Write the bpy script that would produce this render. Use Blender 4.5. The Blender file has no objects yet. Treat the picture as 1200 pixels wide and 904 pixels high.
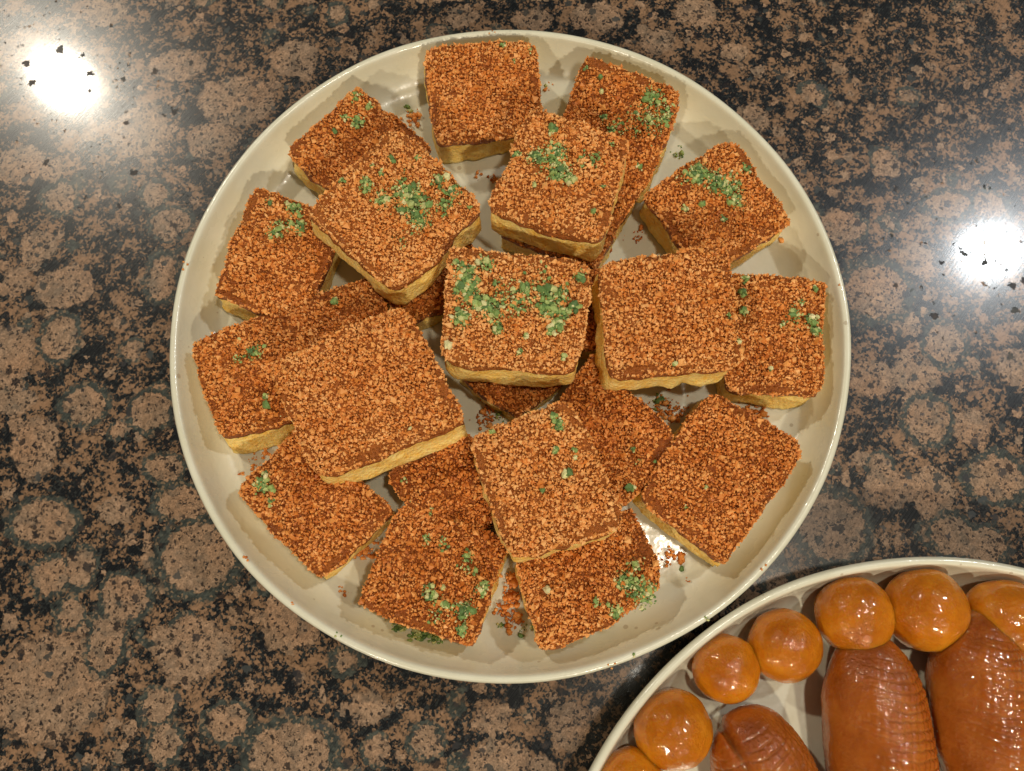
import bpy, math
import numpy as np

# ------------------------------------------------------------------ camera, light, exposure
scene = bpy.context.scene
col = scene.collection
rng = np.random.default_rng(11)
MM = 0.001

cam_d = bpy.data.cameras.new('camera')
cam_d.sensor_width = 36.0
cam_d.lens = 36.0 * 950 / 1200
cam_d.clip_start = 0.01
cam_d.clip_end = 20.0
cam = bpy.data.objects.new('camera', cam_d)
cam.location = (0.001, -0.0992, 0.3439)
cam.rotation_euler = (math.radians(13.0), 0, 0)
col.objects.link(cam)
scene.camera = cam

world = bpy.data.worlds.new('World')
scene.world = world
world.use_nodes = True
bg = world.node_tree.nodes['Background']
bg.inputs['Color'].default_value = (1.0, 0.97, 0.92, 1)
bg.inputs['Strength'].default_value = 0.055

def lamp(name, loc, power, colour, radius):
    d = bpy.data.lights.new(name, 'AREA')
    d.shape = 'DISK'
    d.size = radius * 2
    d.energy = power
    d.color = colour
    o = bpy.data.objects.new(name, d)
    o.location = loc
    col.objects.link(o)
    return o

# recessed ceiling lamps of the kitchen, 1.5 m above the counter
lamp('ceiling_lamp', (-1.144, 1.126, 1.5), 19, (1.0, 0.92, 0.77), 0.050)
lamp('ceiling_lamp', (1.161, 0.660, 1.5), 12, (0.95, 0.98, 1.0), 0.052)
lamp('ceiling_lamp', (0.70, -1.90, 1.5), 37, (1.0, 0.89, 0.72), 0.055)
lamp('ceiling_lamp', (-1.0, -1.95, 1.5), 31, (1.0, 0.89, 0.72), 0.055)
lamp('ceiling_lamp', (0.38, -0.08, 1.5), 6, (1.0, 0.90, 0.74), 0.050)

scene.view_settings.view_transform = 'Standard'
scene.view_settings.look = 'None'
scene.view_settings.exposure = 0.0
scene.view_settings.gamma = 1.0

# ------------------------------------------------------------------ measured layout (mm)
CAKES=[
 ("square brown cake at top rim of plate, yellow front side showing, almost no green nuts",[[-38.9,126.1,29.0],[11.2,129.9,29.0],[12.9,89.4,24.0],[-31.6,82.0,24.0]],18,
  [[-2.8,126.7,1.2,3,1],[2.1,119.3,0.9,2,1],[8.5,125.2,1.2,3,0.8]]),
 ("brown cake at upper right rim, green nuts along its outer edge",[[34.0,122.6,29.0],[75.2,104.1,29.0],[58.5,61.1,24.0],[18.0,78.8,24.0]],18,
  [[62.3,101.0,3.7,35,1],[68.3,92.3,5.0,50,1],[59.1,91.7,6.8,35,0.9],[33.2,116.3,0.9,2,1.5],[39.5,111.8,0.6,2,1.3],[39.8,105.1,0.6,2,1.3],[40.7,93.0,1.6,8,1],[45.4,89.0,3.7,14,0.9],[55.4,70.6,1.9,4,1]]),
 ("mostly hidden brown cake beneath the raised green-topped cake, only its right strip showing",[[19.7,81.3,21.0],[57.2,62.6,21.0],[36.4,27.2,21.0],[-3.4,42.7,21.0]],15.5,
  []),
 ("brown cake at upper left rim, tucked under a larger green-topped cake",[[-96.5,77.7,26.0],[-66.2,105.8,29.0],[-33.1,81.2,24.0],[-63.2,52.0,23.0]],17.5,
  [[-67.4,103.4,2.8,20,1.1],[-65.6,89.9,2.5,22,1.1],[-70.8,92.1,1.6,8,1],[-75.8,86.6,0.6,2,1.2],[-61.0,97.7,1.2,5,1]]),
 ("brown cake at left rim with green nuts on its right corner",[[-108.9,61.9,24.0],[-72.5,47.3,23.0],[-86.4,-0.5,23.0],[-123.1,12.9,26.0]],17.5,
  [[-91.9,52.2,2.8,22,1.1],[-98.1,41.8,3.7,26,1.1],[-89.6,43.2,2.5,26,1.1],[-102.4,53.9,2.5,5,0.9],[-94.9,54.1,1.6,5,0.9]]),
 ("brown cake at far left with thick yellow lower side and faint green line",[[-130.1,-7.2,26.0],[-95.2,7.1,23.5],[-77.4,-35.1,23.5],[-116.2,-46.0,24.0]],18,
  [[-104.3,-11.5,3.7,22,0.9],[-97.9,-29.9,1.2,5,1],[-97.0,-33.8,0.6,2,1.5],[-111.2,-14.8,1.6,6,0.8],[-92.3,-38.6,0.6,3,1]]),
 ("plain brown cake wedged between the left rim cakes and the large plain cake",[[-94.7,7.6,23.0],[-57.7,21.1,23.0],[-44.5,-13.5,22.5],[-80.6,-30.7,22.5]],17,
  [[-72.5,10.6,0.9,5,1],[-88.7,-10.7,0.9,4,1],[-95.4,-4.1,1.2,3,0.9]]),
 ("brown cake at right upper rim with heaped green nuts on its left half",[[57.5,58.2,25.0],[96.7,83.8,26.0],[119.5,45.2,25.0],[82.1,23.6,22.5]],18,
  [[79.7,67.2,4.3,85,1.1],[88.0,63.2,5.0,45,1],[94.4,61.3,4.3,50,1],[95.9,55.1,3.1,25,1],[74.4,51.0,1.2,7,1.2],[81.7,52.5,0.9,5,1],[90.5,46.7,1.2,6,1],[102.1,69.0,2.5,8,0.9],[68.1,69.2,3.7,16,0.9]]),
 ("brown cake touching the right rim, green nuts at both upper edges",[[93.3,23.2,23.5],[131.3,18.5,25.0],[126.0,-30.2,25.0],[87.8,-26.6,23.5]],17.5,
  [[98.4,20.1,1.9,9,1.2],[96.5,13.7,1.2,12,1.2],[96.4,6.3,1.6,12,1.2],[117.2,4.9,2.8,14,1.1],[124.0,2.2,1.9,18,1.2],[126.0,-2.6,1.9,16,1.1],[112.7,0.5,1.6,6,1],[106.1,-18.6,0.9,4,1],[126.8,15.2,0.9,2,1.5],[121.1,9.7,1.6,3,1]]),
 ("large plain brown cake at lower right with a single pair of green specks",[[49.6,-70.6,26.0],[81.3,-26.9,26.0],[117.0,-52.0,25.0],[82.7,-95.6,25.0]],18,
  [[63.5,-81.7,0.6,2,1.2],[76.2,-66.9,0.6,1,1.3],[68.5,-74.5,0.9,2,0.8]]),
 ("shaded brown cake in the middle, between the tilted cake and the plain right cakes",[[10.6,-43.7,23.0],[34.2,-12.2,23.0],[67.3,-46.2,23.0],[43.9,-74.6,23.0]],17,
  [[48.5,-66.6,1.2,4,1.6],[58.7,-55.8,0.6,2,1.5],[49.3,-51.7,0.9,3,0.9],[51.2,-56.1,1.6,3,0.8]]),
 ("brown cake at bottom right with a broken corner and green nuts",[[2.0,-95.6,24.0],[47.1,-75.4,24.0],[63.9,-108.9,24.0],[11.9,-128.8,24.0]],18,
  [[45.2,-102.0,3.7,40,1.1],[50.6,-106.7,5.0,75,1.1],[40.6,-114.0,2.5,18,1.1],[58.0,-108.9,2.5,18,1],[14.4,-105.1,0.6,3,1.3],[33.6,-109.9,1.9,6,1.1],[48.7,-96.2,2.5,8,1]]),
 ("reddish brown cake at bottom with green nuts scattered over its right half",[[-42.4,-73.4,24.0],[0.0,-87.2,24.0],[-14.4,-125.8,24.0],[-58.7,-111.1,25.0]],18,
  [[-32.1,-86.5,1.9,9,1],[-26.1,-88.1,2.2,9,1],[-16.1,-92.3,1.9,12,1.1],[-10.1,-105.1,2.5,26,1.2],[-30.0,-107.4,2.8,20,1.1],[-24.3,-111.4,2.2,12,1.1],[-16.9,-113.3,3.7,30,1.1],[-18.0,-120.2,1.9,16,1.2],[-16.1,-97.2,3.1,10,0.8],[-28.2,-115.2,3.7,10,0.8]]),
 ("brown cake at lower left rim with one small heap of green nuts near its corner",[[-106.0,-68.8,25.0],[-84.0,-41.3,23.0],[-46.6,-74.9,23.0],[-72.8,-100.1,24.0]],17.5,
  [[-97.3,-66.1,2.2,24,1.3],[-95.6,-62.7,1.6,8,1.3],[-92.9,-67.1,0.9,3,1.8],[-93.2,-72.1,1.2,6,1.2],[-95.8,-54.9,0.6,2,1]]),
 ("dark shaded brown cake between the large plain cake and the lower middle cake",[[-49.8,-61.1,22.5],[-16.8,-43.6,22.5],[1.0,-73.2,22.5],[-22.2,-93.0,22.5]],17,
  [[-22.4,-80.2,1.2,5,1],[-40.0,-72.6,0.9,5,0.9],[-30.8,-75.9,1.9,4,0.8],[-41.9,-63.2,0.9,3,0.9]]),
 ("deeply shaded brown cake in the gap under the green-topped centre cake",[[-21.8,-18.8,20.5],[1.0,-0.1,20.5],[24.9,-18.4,20.5],[3.4,-37.3,20.5]],15,
  [[13.2,-22.0,3.1,4,0.8]]),
 ("mostly hidden brown cake under the raised plain cake at right",[[19.7,24.6,22.0],[58.6,25.7,22.0],[62.5,-9.0,22.0],[24.9,-7.6,22.0]],16.5,
  []),
 ("mostly hidden brown cake under the left green-topped cake",[[-61.4,30.3,20.0],[-21.0,47.1,20.0],[-9.1,17.7,20.0],[-45.3,3.4,20.0]],14.5,
  [[-38.9,3.4,0.9,2,1]]),
 ("raised brown cake at upper left with a broad green nut patch and yellow sides",[[-82.3,42.5,42.5],[-46.7,77.8,45.0],[-10.0,44.9,42.0],[-44.8,10.1,41.0]],17.5,
  [[-57.5,52.9,2.5,26,1],[-51.2,46.8,3.1,30,1],[-40.9,47.9,5.6,85,1.1],[-37.4,43.2,5.0,60,1.1],[-28.3,54.1,2.5,12,1],[-23.1,49.4,2.5,22,1],[-26.4,43.3,3.1,14,1],[-67.9,54.7,1.6,7,1],[-51.8,57.7,0.9,4,1.1],[-47.5,62.8,0.9,3,1.3],[-55.4,61.3,0.9,4,0.8],[-15.8,43.7,0.6,2,1],[-43.2,28.9,3.7,8,0.7],[-35.9,37.1,2.8,26,1],[-37.1,64.0,1.2,3,0.8]]),
 ("raised brown cake at top centre with clumped green nuts and thick yellow front side",[[8.7,87.0,44.0],[50.1,73.4,44.0],[36.5,29.6,41.0],[-9.3,44.7,41.0]],18,
  [[18.1,76.7,1.9,6,1.7],[18.4,67.4,3.7,55,1.1],[10.7,65.7,2.8,22,1.1],[20.1,60.1,4.3,50,1.1],[24.2,56.4,1.9,22,1.1],[34.7,64.3,3.7,12,1],[10.0,53.9,0.9,5,1.2],[3.4,66.5,1.2,5,1.1],[33.6,41.7,1.2,4,1],[28.8,63.6,1.9,6,1],[37.6,52.2,0.6,2,0.9],[41.4,71.6,0.9,2,0.9]]),
 ("large raised plain brown cake at right, pale left side, no nut patch",[[36.0,19.7,43.0],[86.0,27.6,43.0],[90.6,-21.4,42.0],[39.3,-25.8,42.0]],18,
  [[89.3,-2.7,0.9,4,1.4],[88.8,-12.3,0.9,4,1.3],[85.0,-2.3,0.9,3,1.2],[63.0,-21.1,0.6,3,1]]),
 ("largest plain brown cake, raised at left middle, without a nut patch",[[-92.7,-21.5,42.5],[-41.4,3.9,42.5],[-15.8,-43.0,41.5],[-71.9,-64.4,41.5]],18,
  [[-37.7,-46.0,0.6,1,1]]),
 ("raised centre cake thickly covered in green and pale nuts",[[-23.4,26.9,43.0],[32.7,20.1,43.0],[25.6,-22.8,42.0],[-25.9,-20.1,42.0]],18,
  [[-16.4,8.8,3.7,75,1.15],[-18.3,-2.3,3.1,40,1.15],[-17.5,15.8,4.3,40,1.1],[-12.3,3.6,4.3,40,1.1],[-6.7,1.1,3.7,35,1.1],[-4.6,-6.8,1.9,20,1.1],[-9.1,20.1,3.1,14,1.2],[6.0,10.5,1.6,4,1.8],[6.7,7.7,1.2,4,1.9],[2.7,2.9,4.3,16,1.2],[14.4,7.0,4.3,26,1.2],[19.4,7.0,3.1,30,1.2],[14.3,1.1,3.7,34,1.3],[20.9,-1.0,2.8,30,1.3],[18.2,-5.8,2.5,28,1.2],[15.9,-8.5,1.2,8,1.2],[25.0,1.8,1.2,8,1.5],[27.8,14.0,1.9,12,1.2],[-24.1,-13.6,0.9,3,1.9],[-4.3,-8.5,0.9,3,1.7],[6.6,-10.2,0.9,4,1.4],[4.0,-16.0,0.9,5,1.2],[20.4,-19.1,0.9,4,1.2],[-20.9,20.1,0.9,2,1.5],[31.1,9.5,0.9,3,1],[-0.7,7.0,7.8,20,1],[11.1,15.8,7.8,12,0.9]]),
 ("raised brown cake at lower centre with a few separate green nut pieces",[[-15.6,-49.9,44.0],[22.6,-35.9,44.0],[42.5,-81.9,41.0],[1.6,-93.9,41.0]],18,
  [[18.6,-45.0,2.2,16,1.5],[16.4,-41.5,0.9,5,1.2],[17.6,-54.3,0.9,6,1.4],[21.3,-63.5,0.9,5,1.8],[12.4,-69.5,0.6,4,1.4],[-6.4,-48.0,0.9,4,1.2],[24.9,-56.8,0.9,2,1],[24.3,-54.3,0.6,2,1],[27.4,-42.4,0.9,2,1.2]]),
]
OVOIDS=[[-19.6,-7.85,1.62,1.08,1],[-12.93,-9.32,1.8,1.73,1],[-15.77,-10.93,1.15,1.15,1],[-18.37,-14.41,2.38,2.23,0],[-14.71,-5.59,0.94,0.72,1],[-13.78,-7.04,1.3,0.94,1],[-19.0,-10.08,0.86,0.86,1],[-17.77,-9.7,0.72,0.94,1],[-16.41,-12.74,0.79,1.3,1],[-14.03,-15.12,0.79,0.79,1],[-13.59,-16.48,0.72,0.86,1],[-11.22,-15.75,1.08,0.86,1],[-8.64,-16.89,1.94,1.44,1],[-20.33,-4.79,1.01,1.22,0],[-12.93,-12.91,1.51,1.3,0],[-8.94,-11.98,1.3,1.08,0],[-21.37,4.49,0.94,0.79,0],[-19.97,2.53,1.37,1.01,0],[-15.52,5.61,1.08,0.86,1],[-15.58,3.02,0.86,1.3,1],[-19.86,0.18,0.94,1.22,1],[-18.41,-2.81,1.08,1.01,1],[-15.53,-3.15,1.08,1.01,1],[-22.05,-0.63,1.22,1.44,0],[-20.22,-4.27,1.01,0.94,0],[-15.96,13.75,1.44,0.86,0],[-17.4,10.22,1.44,1.37,0],[-12.96,11.83,1.87,1.37,0],[-13.91,9.74,1.15,1.01,0],[-20.7,6.88,0.94,0.86,1],[-19.69,16.71,1.08,0.79,0],[-22.81,8.52,1.37,1.08,0],[-10.34,14.08,1.22,1.01,0],[-23.31,14.54,1.44,1.08,0],[16.4,2.37,1.66,1.58,1],[14.97,5.49,0.94,0.86,0],[20.07,6.5,1.22,0.79,1],[22.03,6.5,0.94,0.79,1],[18.33,3.87,0.86,0.72,0],[17.76,-1.52,1.15,0.79,0],[15.74,-1.64,1.01,0.94,0],[17.98,-3.53,1.15,1.22,1],[19.9,-3.75,0.86,0.79,0],[16.09,-6.46,1.22,0.86,0],[17.83,-6.71,0.94,1.22,0],[13.49,-8.03,1.66,1.66,1],[18.52,-8.45,1.08,1.01,1],[20.62,-6.03,1.44,1.15,1],[19.77,-8.91,1.01,1.01,1],[22.14,-1.14,0.86,0.86,0],[17.5,0.89,0.72,0.65,0],[19.2,-0.13,1.08,1.08,1],[-3.27,-16.45,0.79,0.72,1],[-5.58,-15.18,0.86,0.72,0],[-0.68,-15.5,0.79,0.72,0],[2.37,-15.82,0.86,0.94,0],[-0.34,-17.17,1.3,0.86,0],[9.04,16.66,1.08,0.79,0],[4.25,16.42,1.3,0.86,0],[7.1,15.01,0.86,0.72,0],[1.14,16.33,1.01,0.65,0],[-2.39,16.42,0.86,0.58,0],[11.36,10.89,0.86,0.79,0],[10.78,14.54,0.65,0.5,0],[-22.11,2.81,0.65,0.72,0],[-16.58,-7.43,0.79,0.58,0],[-21.35,-2.66,0.86,0.65,0]]
LOOSE=[[-44.1,106.2,3.1,26,1.3,"b"],[-47.3,110.6,1.4,4,1.6,"g"],[-50.2,100.9,2.7,12,1.2,"b"],[17.0,121.2,1.0,6,1.2,"b"],[17.4,121.7,1.0,3,1.4,"g"],[19.0,125.3,2.7,5,0.8,"b"],[75.3,87.9,2.0,8,1.2,"g"],[77.8,92.2,1.0,4,1.2,"g"],[56.3,48.1,2.7,9,1.1,"b"],[43.5,41.2,1.7,8,1,"b"],[58.3,50.2,1.4,4,1.2,"b"],[1.0,-108.8,2.7,60,1.3,"b"],[3.1,-117.1,1.7,30,1.3,"b"],[0.3,-120.4,1.4,12,1.3,"b"],[-2.4,-113.8,2.7,25,1.3,"b"],[-3.4,-119.7,1.0,5,1.5,"g"],[5.1,-122.0,2.0,6,1,"g"],[1.0,-102.1,2.7,40,1.3,"b"],[-6.3,-30.9,4.8,40,1.2,"b"],[-9.8,-36.0,3.4,18,1.1,"b"],[-4.4,-34.6,3.1,14,1,"g"],[66.3,-30.9,4.8,45,1.2,"b"],[65.0,-27.9,2.7,16,1.1,"g"],[69.7,-35.3,2.7,20,1.2,"b"],[73.5,-30.9,3.4,12,1,"b"],[65.4,-92.0,2.7,20,1.3,"b"],[70.6,-93.7,1.7,12,1.3,"b"],[70.0,-97.7,0.7,3,1.6,"g"],[72.9,-102.8,1.0,4,1,"b"],[-68.0,-106.1,1.4,4,1.2,"b"],[-65.2,-107.5,1.0,3,1,"b"],[-111.5,-59.2,1.0,4,1.3,"b"],[-106.1,-55.3,3.1,14,1.1,"b"],[-102.9,-49.9,2.7,16,1.2,"b"],[-60.1,-88.5,4.1,60,1.5,"b"],[-57.9,-83.4,3.4,40,1.5,"b"],[-43.4,-120.4,2.7,40,1.3,"g"],[-36.5,-122.7,3.1,50,1.4,"g"],[-30.3,-125.0,2.7,40,1.4,"g"],[31.6,-127.2,1.7,6,1.2,"b"],[30.9,-128.5,1.0,4,1.2,"g"],[102.9,-78.9,1.7,8,1.3,"g"],[94.5,-89.6,1.4,5,1.3,"g"],[106.7,-33.5,2.7,20,1.2,"b"],[102.6,-30.9,3.1,16,1.1,"b"],[-36.2,8.6,1.0,3,1.5,"g"],[-33.5,20.0,2.0,10,1.1,"b"],[59.3,-69.5,1.4,6,1,"b"],[-9.1,75.1,2.0,8,1,"b"],[-14.5,77.3,2.7,8,0.9,"b"],[9.5,-120.4,1.0,4,1.1,"g"],[120.9,44.0,0.7,2,1,"b"],[103.2,35.9,2.4,4,0.8,"b"]]
RIMBITS=[[-2.399,1.2,"b"],[2.949,0.9,"b"],[-1.002,1,"g"],[-0.787,0.9,"b"],[1.628,0.7,"b"],[-1.23,1.2,"g"],[-1.284,0.8,"b"],[-2.057,0.8,"g"],[-2.211,0.8,"b"],[0.124,0.7,"b"]]
BALLS=[
 ["glossy amber syrup ball above the middle scored pastry", [133.5, -114.1], 15.0],
 ["largest glossy amber syrup ball, top of the second plate", [161.0, -112.2], 15.9],
 ["glossy amber syrup ball cut off by the right edge of the photo", [191.8, -117.3], 15.6],
 ["glossy amber syrup ball left of the middle scored pastry, bright highlight", [106.5, -126.4], 14.0],
 ["smallest glossy amber syrup ball, above the notched pastry", [82.9, -134.4], 13.0],
 ["glossy amber syrup ball left of the notched pastry", [61.5, -156.8], 14.6],
 ["glossy amber syrup ball at the bottom edge, only its top showing", [45.6, -175.9], 13.0],
]


# ------------------------------------------------------------------ node helpers
class NT:
    def __init__(self, name):
        self.m = bpy.data.materials.new(name)
        self.m.use_nodes = True
        self.t = self.m.node_tree
        self.t.nodes.clear()
        self.out = self.t.nodes.new('ShaderNodeOutputMaterial')
    def put(self, sock, v):
        if v is None: return
        if isinstance(v, bpy.types.NodeSocket): self.t.links.new(v, sock)
        elif isinstance(v, (tuple, list)) and len(v) == 3 and sock.type == 'RGBA': sock.default_value = (*v, 1)
        else: sock.default_value = v
    def node(self, kind, props=None, **ins):
        n = self.t.nodes.new(kind)
        for k, v in (props or {}).items(): setattr(n, k, v)
        for k, v in ins.items():
            key = int(k[1:]) if k[0] == '_' and k[1:].isdigit() else k.replace('_', ' ')
            self.put(n.inputs[key], v)
        return n
    def math(self, op, a, b=None, c=None, clamp=False):
        n = self.node('ShaderNodeMath', {'operation': op, 'use_clamp': clamp})
        for i, v in enumerate((a, b, c)): self.put(n.inputs[i], v)
        return n.outputs[0]
    def vmath(self, op, a, b=None, c=None, out=0):
        n = self.node('ShaderNodeVectorMath', {'operation': op})
        for i, v in enumerate((a, b, c)):
            if v is not None: self.put(n.inputs[i], v)
        return n.outputs[out]
    def scale(self, v, s):
        n = self.node('ShaderNodeVectorMath', {'operation': 'SCALE'})
        self.put(n.inputs[0], v); self.put(n.inputs[3], s)
        return n.outputs[0]
    def noise(self, vec, scale, detail=3, rough=.55, col=False):
        n = self.node('ShaderNodeTexNoise', Vector=vec, Scale=scale, Detail=detail, Roughness=rough)
        return n.outputs['Color' if col else 'Fac']
    def voro(self, vec, scale, feature='F1', rand=1.0):
        n = self.node('ShaderNodeTexVoronoi', {'feature': feature}, Vector=vec, Scale=scale, Randomness=rand)
        return n
    def ramp(self, fac, stops, interp='LINEAR'):
        n = self.node('ShaderNodeValToRGB')
        cr = n.color_ramp
        cr.interpolation = interp
        while len(cr.elements) < len(stops): cr.elements.new(0.5)
        for e, (p, c) in zip(cr.elements, stops):
            e.position = p
            e.color = (*c, 1) if len(c) == 3 else c
        self.put(n.inputs[0], fac)
        return n.outputs[0]
    def mix(self, fac, a, b, mode='MIX'):
        n = self.node('ShaderNodeMix', {'data_type': 'RGBA', 'blend_type': mode})
        self.put(n.inputs[0], fac); self.put(n.inputs[6], a); self.put(n.inputs[7], b)
        return n.outputs[2]
    def maprange(self, v, a, b, c=0., d=1., smooth=False):
        n = self.node('ShaderNodeMapRange', {'interpolation_type': 'SMOOTHSTEP' if smooth else 'LINEAR'})
        for i, x in enumerate((v, a, b, c, d)): self.put(n.inputs[i], x)
        return n.outputs[0]
    def bump(self, h, strength, dist, normal=None):
        n = self.node('ShaderNodeBump', Strength=strength, Distance=dist, Height=h)
        if normal is not None: self.put(n.inputs['Normal'], normal)
        return n.outputs[0]
    def coord(self, which='Object'):
        return self.node('ShaderNodeTexCoord').outputs[which]
    def bsdf(self, **kw):
        n = self.node('ShaderNodeBsdfPrincipled')
        for k, v in kw.items(): self.put(n.inputs[k.replace('_', ' ')], v)
        self.t.links.new(n.outputs[0], self.out.inputs[0])
        return n

# ------------------------------------------------------------------ materials
def granite():
    g = NT('brown_granite')
    p = g.scale(g.coord(), 100.0)                       # centimetres
    w1 = g.vmath('SUBTRACT', g.noise(p, 1.1, 3, .6, True), (.5, .5, .5))
    w2 = g.vmath('SUBTRACT', g.noise(p, 6.0, 2, .6, True), (.5, .5, .5))
    pw = g.vmath('ADD', g.vmath('ADD', p, g.scale(w1, .75)), g.scale(w2, .16))
    # borders follow the crystal grains, not a smooth curve
    pg0 = g.vmath('MULTIPLY', g.vmath('ADD', p, g.scale(w2, .22)), (1, 1, 0))
    gcell = g.voro(pg0, 4.4)
    off = g.vmath('SUBTRACT', gcell.outputs['Position'], pg0)
    pw = g.vmath('ADD', pw, g.scale(off, .65))
    w3 = g.vmath('SUBTRACT', g.noise(p, 16.0, 2, .6, True), (.5, .5, .5))
    pw = g.vmath('ADD', pw, g.scale(w3, .10))
    pw = g.vmath('MULTIPLY', pw, (1, 1, 0))
    # individual ovoids
    def chain(items):
        r = None
        for x, y, a, b, k in items:
            v = g.vmath('MULTIPLY_ADD', pw, (1 / a, 1 / b, 0), (-x / a, -y / b, 0))
            l = g.vmath('LENGTH', v, out=1)
            r = l if r is None else g.math('MINIMUM', r, l)
        return r
    q_rim = chain([o for o in OVOIDS if o[4]])
    q_free = chain([o for o in OVOIDS if not o[4]])
    # smaller anonymous ovoids everywhere
    v = g.voro(pw, .62, rand=.9)
    sep = g.node('ShaderNodeSeparateColor', Color=v.outputs['Color'])
    rad = g.maprange(sep.outputs[0], .3, 1., .05, .52)
    q_sm = g.math('DIVIDE', v.outputs['Distance'], rad)
    v2 = g.voro(g.vmath('ADD', pw, (7.3, 3.1, 0)), 1.3, rand=1.)
    sep2 = g.node('ShaderNodeSeparateColor', Color=v2.outputs['Color'])
    q_ti = g.math('DIVIDE', v2.outputs['Distance'], g.maprange(sep2.outputs[0], .35, 1., .05, .5))
    core = g.maprange(q_rim, .77, .82, 1, 0)
    broken = g.maprange(g.noise(p, 2.2, 3), .30, .40)
    rim = g.math('MULTIPLY', g.math('MULTIPLY', g.maprange(q_rim, 1.0, 1.12, 1, 0), g.math('SUBTRACT', 1, core)), broken)
    core_f = g.maprange(q_free, .90, 1.0, 1, 0)
    core_s = g.maprange(q_sm, .72, .80, 1, 0)
    rim_s = g.math('MULTIPLY', g.math('MULTIPLY', g.maprange(q_sm, .98, 1.08, 1, 0), g.math('SUBTRACT', 1, core_s)),
                   g.math('GREATER_THAN', sep.outputs[1], .35))
    core_t = g.maprange(q_ti, .82, .92, 1, 0)
    # matrix of fine grains
    pg = g.vmath('ADD', p, g.scale(g.vmath('SUBTRACT', g.noise(p, 9, 2, .6, True), (.5, .5, .5)), .16))
    pg = g.vmath('MULTIPLY', pg, (1, 1, 0))
    ps0 = g.vmath('ADD', p, g.scale(g.vmath('SUBTRACT', g.noise(p, 4.5, 3, .65, True), (.5, .5, .5)), .55))
    ps0 = g.vmath('MULTIPLY', ps0, (1, 1, 0))
    vg = g.voro(pg, 5.2)
    vg2 = g.voro(pg, 10.5)
    cell = g.node('ShaderNodeSeparateColor', Color=vg.outputs['Color'])
    cell2 = g.node('ShaderNodeSeparateColor', Color=vg2.outputs['Color'])
    clump = g.noise(p, .85, 4, .6)
    mval = g.math('ADD', g.math('MULTIPLY', clump, 2.0), g.math('ADD', g.math('MULTIPLY', cell.outputs[0], .42), g.math('MULTIPLY', cell2.outputs[0], .48)))
    mval = g.math('ADD', g.math('MULTIPLY', mval, .50), -.245)
    matrix = g.ramp(mval, [(0, (.006, .007, .008)), (.40, (.009, .010, .011)), (.45, (.030, .034, .032)), (.49, (.013, .011, .010)), (.515, (.11, .066, .038)), (.58, (.20, .120, .068)), (.70, (.27, .155, .085)), (1, (.31, .19, .11))])
    # felspar colour with tint, grain, cracks and dark inclusions
    tint = g.noise(p, .55, 2)
    fel = g.ramp(tint, [(.25, (.40, .275, .18)), (.5, (.48, .295, .175)), (.75, (.53, .29, .155))])
    fine = g.noise(p, 14, 4, .7)
    fel = g.mix(g.maprange(fine, .3, .72), g.mix(.70, fel, (.085, .058, .040)), g.mix(.35, fel, (.40, .27, .165)))
    grain = g.node('ShaderNodeSeparateColor', Color=gcell.outputs['Color'])
    fel = g.mix(g.maprange(grain.outputs[1], .5, 1., 0, .35), fel, (.12, .085, .058))
    crk = g.voro(pw, 2.6, 'DISTANCE_TO_EDGE')
    fel = g.mix(g.maprange(crk.outputs['Distance'], .0, .035, .55, 0.), fel, (.06, .045, .035))
    greyf = g.maprange(g.noise(pw, 1.6, 3), .52, .66)
    fel = g.mix(g.math('MULTIPLY', greyf, .55), fel, (.12, .10, .075))
    spk = g.voro(ps0, 4.6)
    sps = g.node('ShaderNodeSeparateColor', Color=spk.outputs['Color'])
    spot = g.math('LESS_THAN', spk.outputs['Distance'], g.maprange(sps.outputs[0], .35, 1., 0.0, .40))
    spk2 = g.voro(ps0, 10.)
    sps2 = g.node('ShaderNodeSeparateColor', Color=spk2.outputs['Color'])
    spot2 = g.math('LESS_THAN', spk2.outputs['Distance'], g.maprange(sps2.outputs[1], .35, 1., 0.0, .44))
    spots = g.math('MAXIMUM', spot, spot2)
    fel = g.mix(g.math('MULTIPLY', spots, .88), fel, (.018, .014, .013))
    bright = g.math('ADD', g.maprange(cell2.outputs[1], 0, 1, .78, 1.16), g.maprange(cell.outputs[1], 0, 1, -.12, .12))
    fel = g.mix(1.0, fel, g.node('ShaderNodeCombineColor', _0=bright, _1=bright, _2=bright).outputs[0], 'MULTIPLY')
    spots3 = g.math('GREATER_THAN', cell2.outputs[2], g.maprange(g.noise(p, 1.7, 2), .35, .68, 1.0, .84))
    fel = g.mix(g.math('MULTIPLY', spots3, .85), fel, (.016, .014, .014))
    plag = g.ramp(g.noise(p, 3.5, 4, .65), [(.3, (.022, .027, .025)), (.52, (.055, .062, .052)), (.72, (.10, .105, .082))])
    plag = g.mix(g.maprange(cell2.outputs[0], .3, 1., 0., .55), plag, (.014, .015, .015))
    plag = g.mix(g.math('MULTIPLY', g.math('GREATER_THAN', cell2.outputs[1], .86), .8), plag, (.22, .15, .09))
    c = matrix
    c = g.mix(core_t, c, fel)
    c = g.mix(core_s, c, fel)
    c = g.mix(rim_s, c, plag)
    c = g.mix(core_f, c, fel)
    c = g.mix(rim, c, plag)
    c = g.mix(core, c, fel)
    # plagioclase and mica flakes eaten into everything
    chip = g.voro(ps0, 1.9)
    chs = g.node('ShaderNodeSeparateColor', Color=chip.outputs['Color'])
    chipm = g.math('LESS_THAN', chip.outputs['Distance'], g.maprange(chs.outputs[2], .62, 1., 0.0, .36))
    c = g.mix(g.math('MULTIPLY', chipm, .85), c, g.mix(g.math('GREATER_THAN', chs.outputs[1], .6), (.013, .012, .013), (.035, .040, .038)))
    # brushed micro scratches in the polish
    ps = g.node('ShaderNodeMapping', Vector=p)
    ps.inputs['Rotation'].default_value = (0, 0, math.radians(-52))
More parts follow.
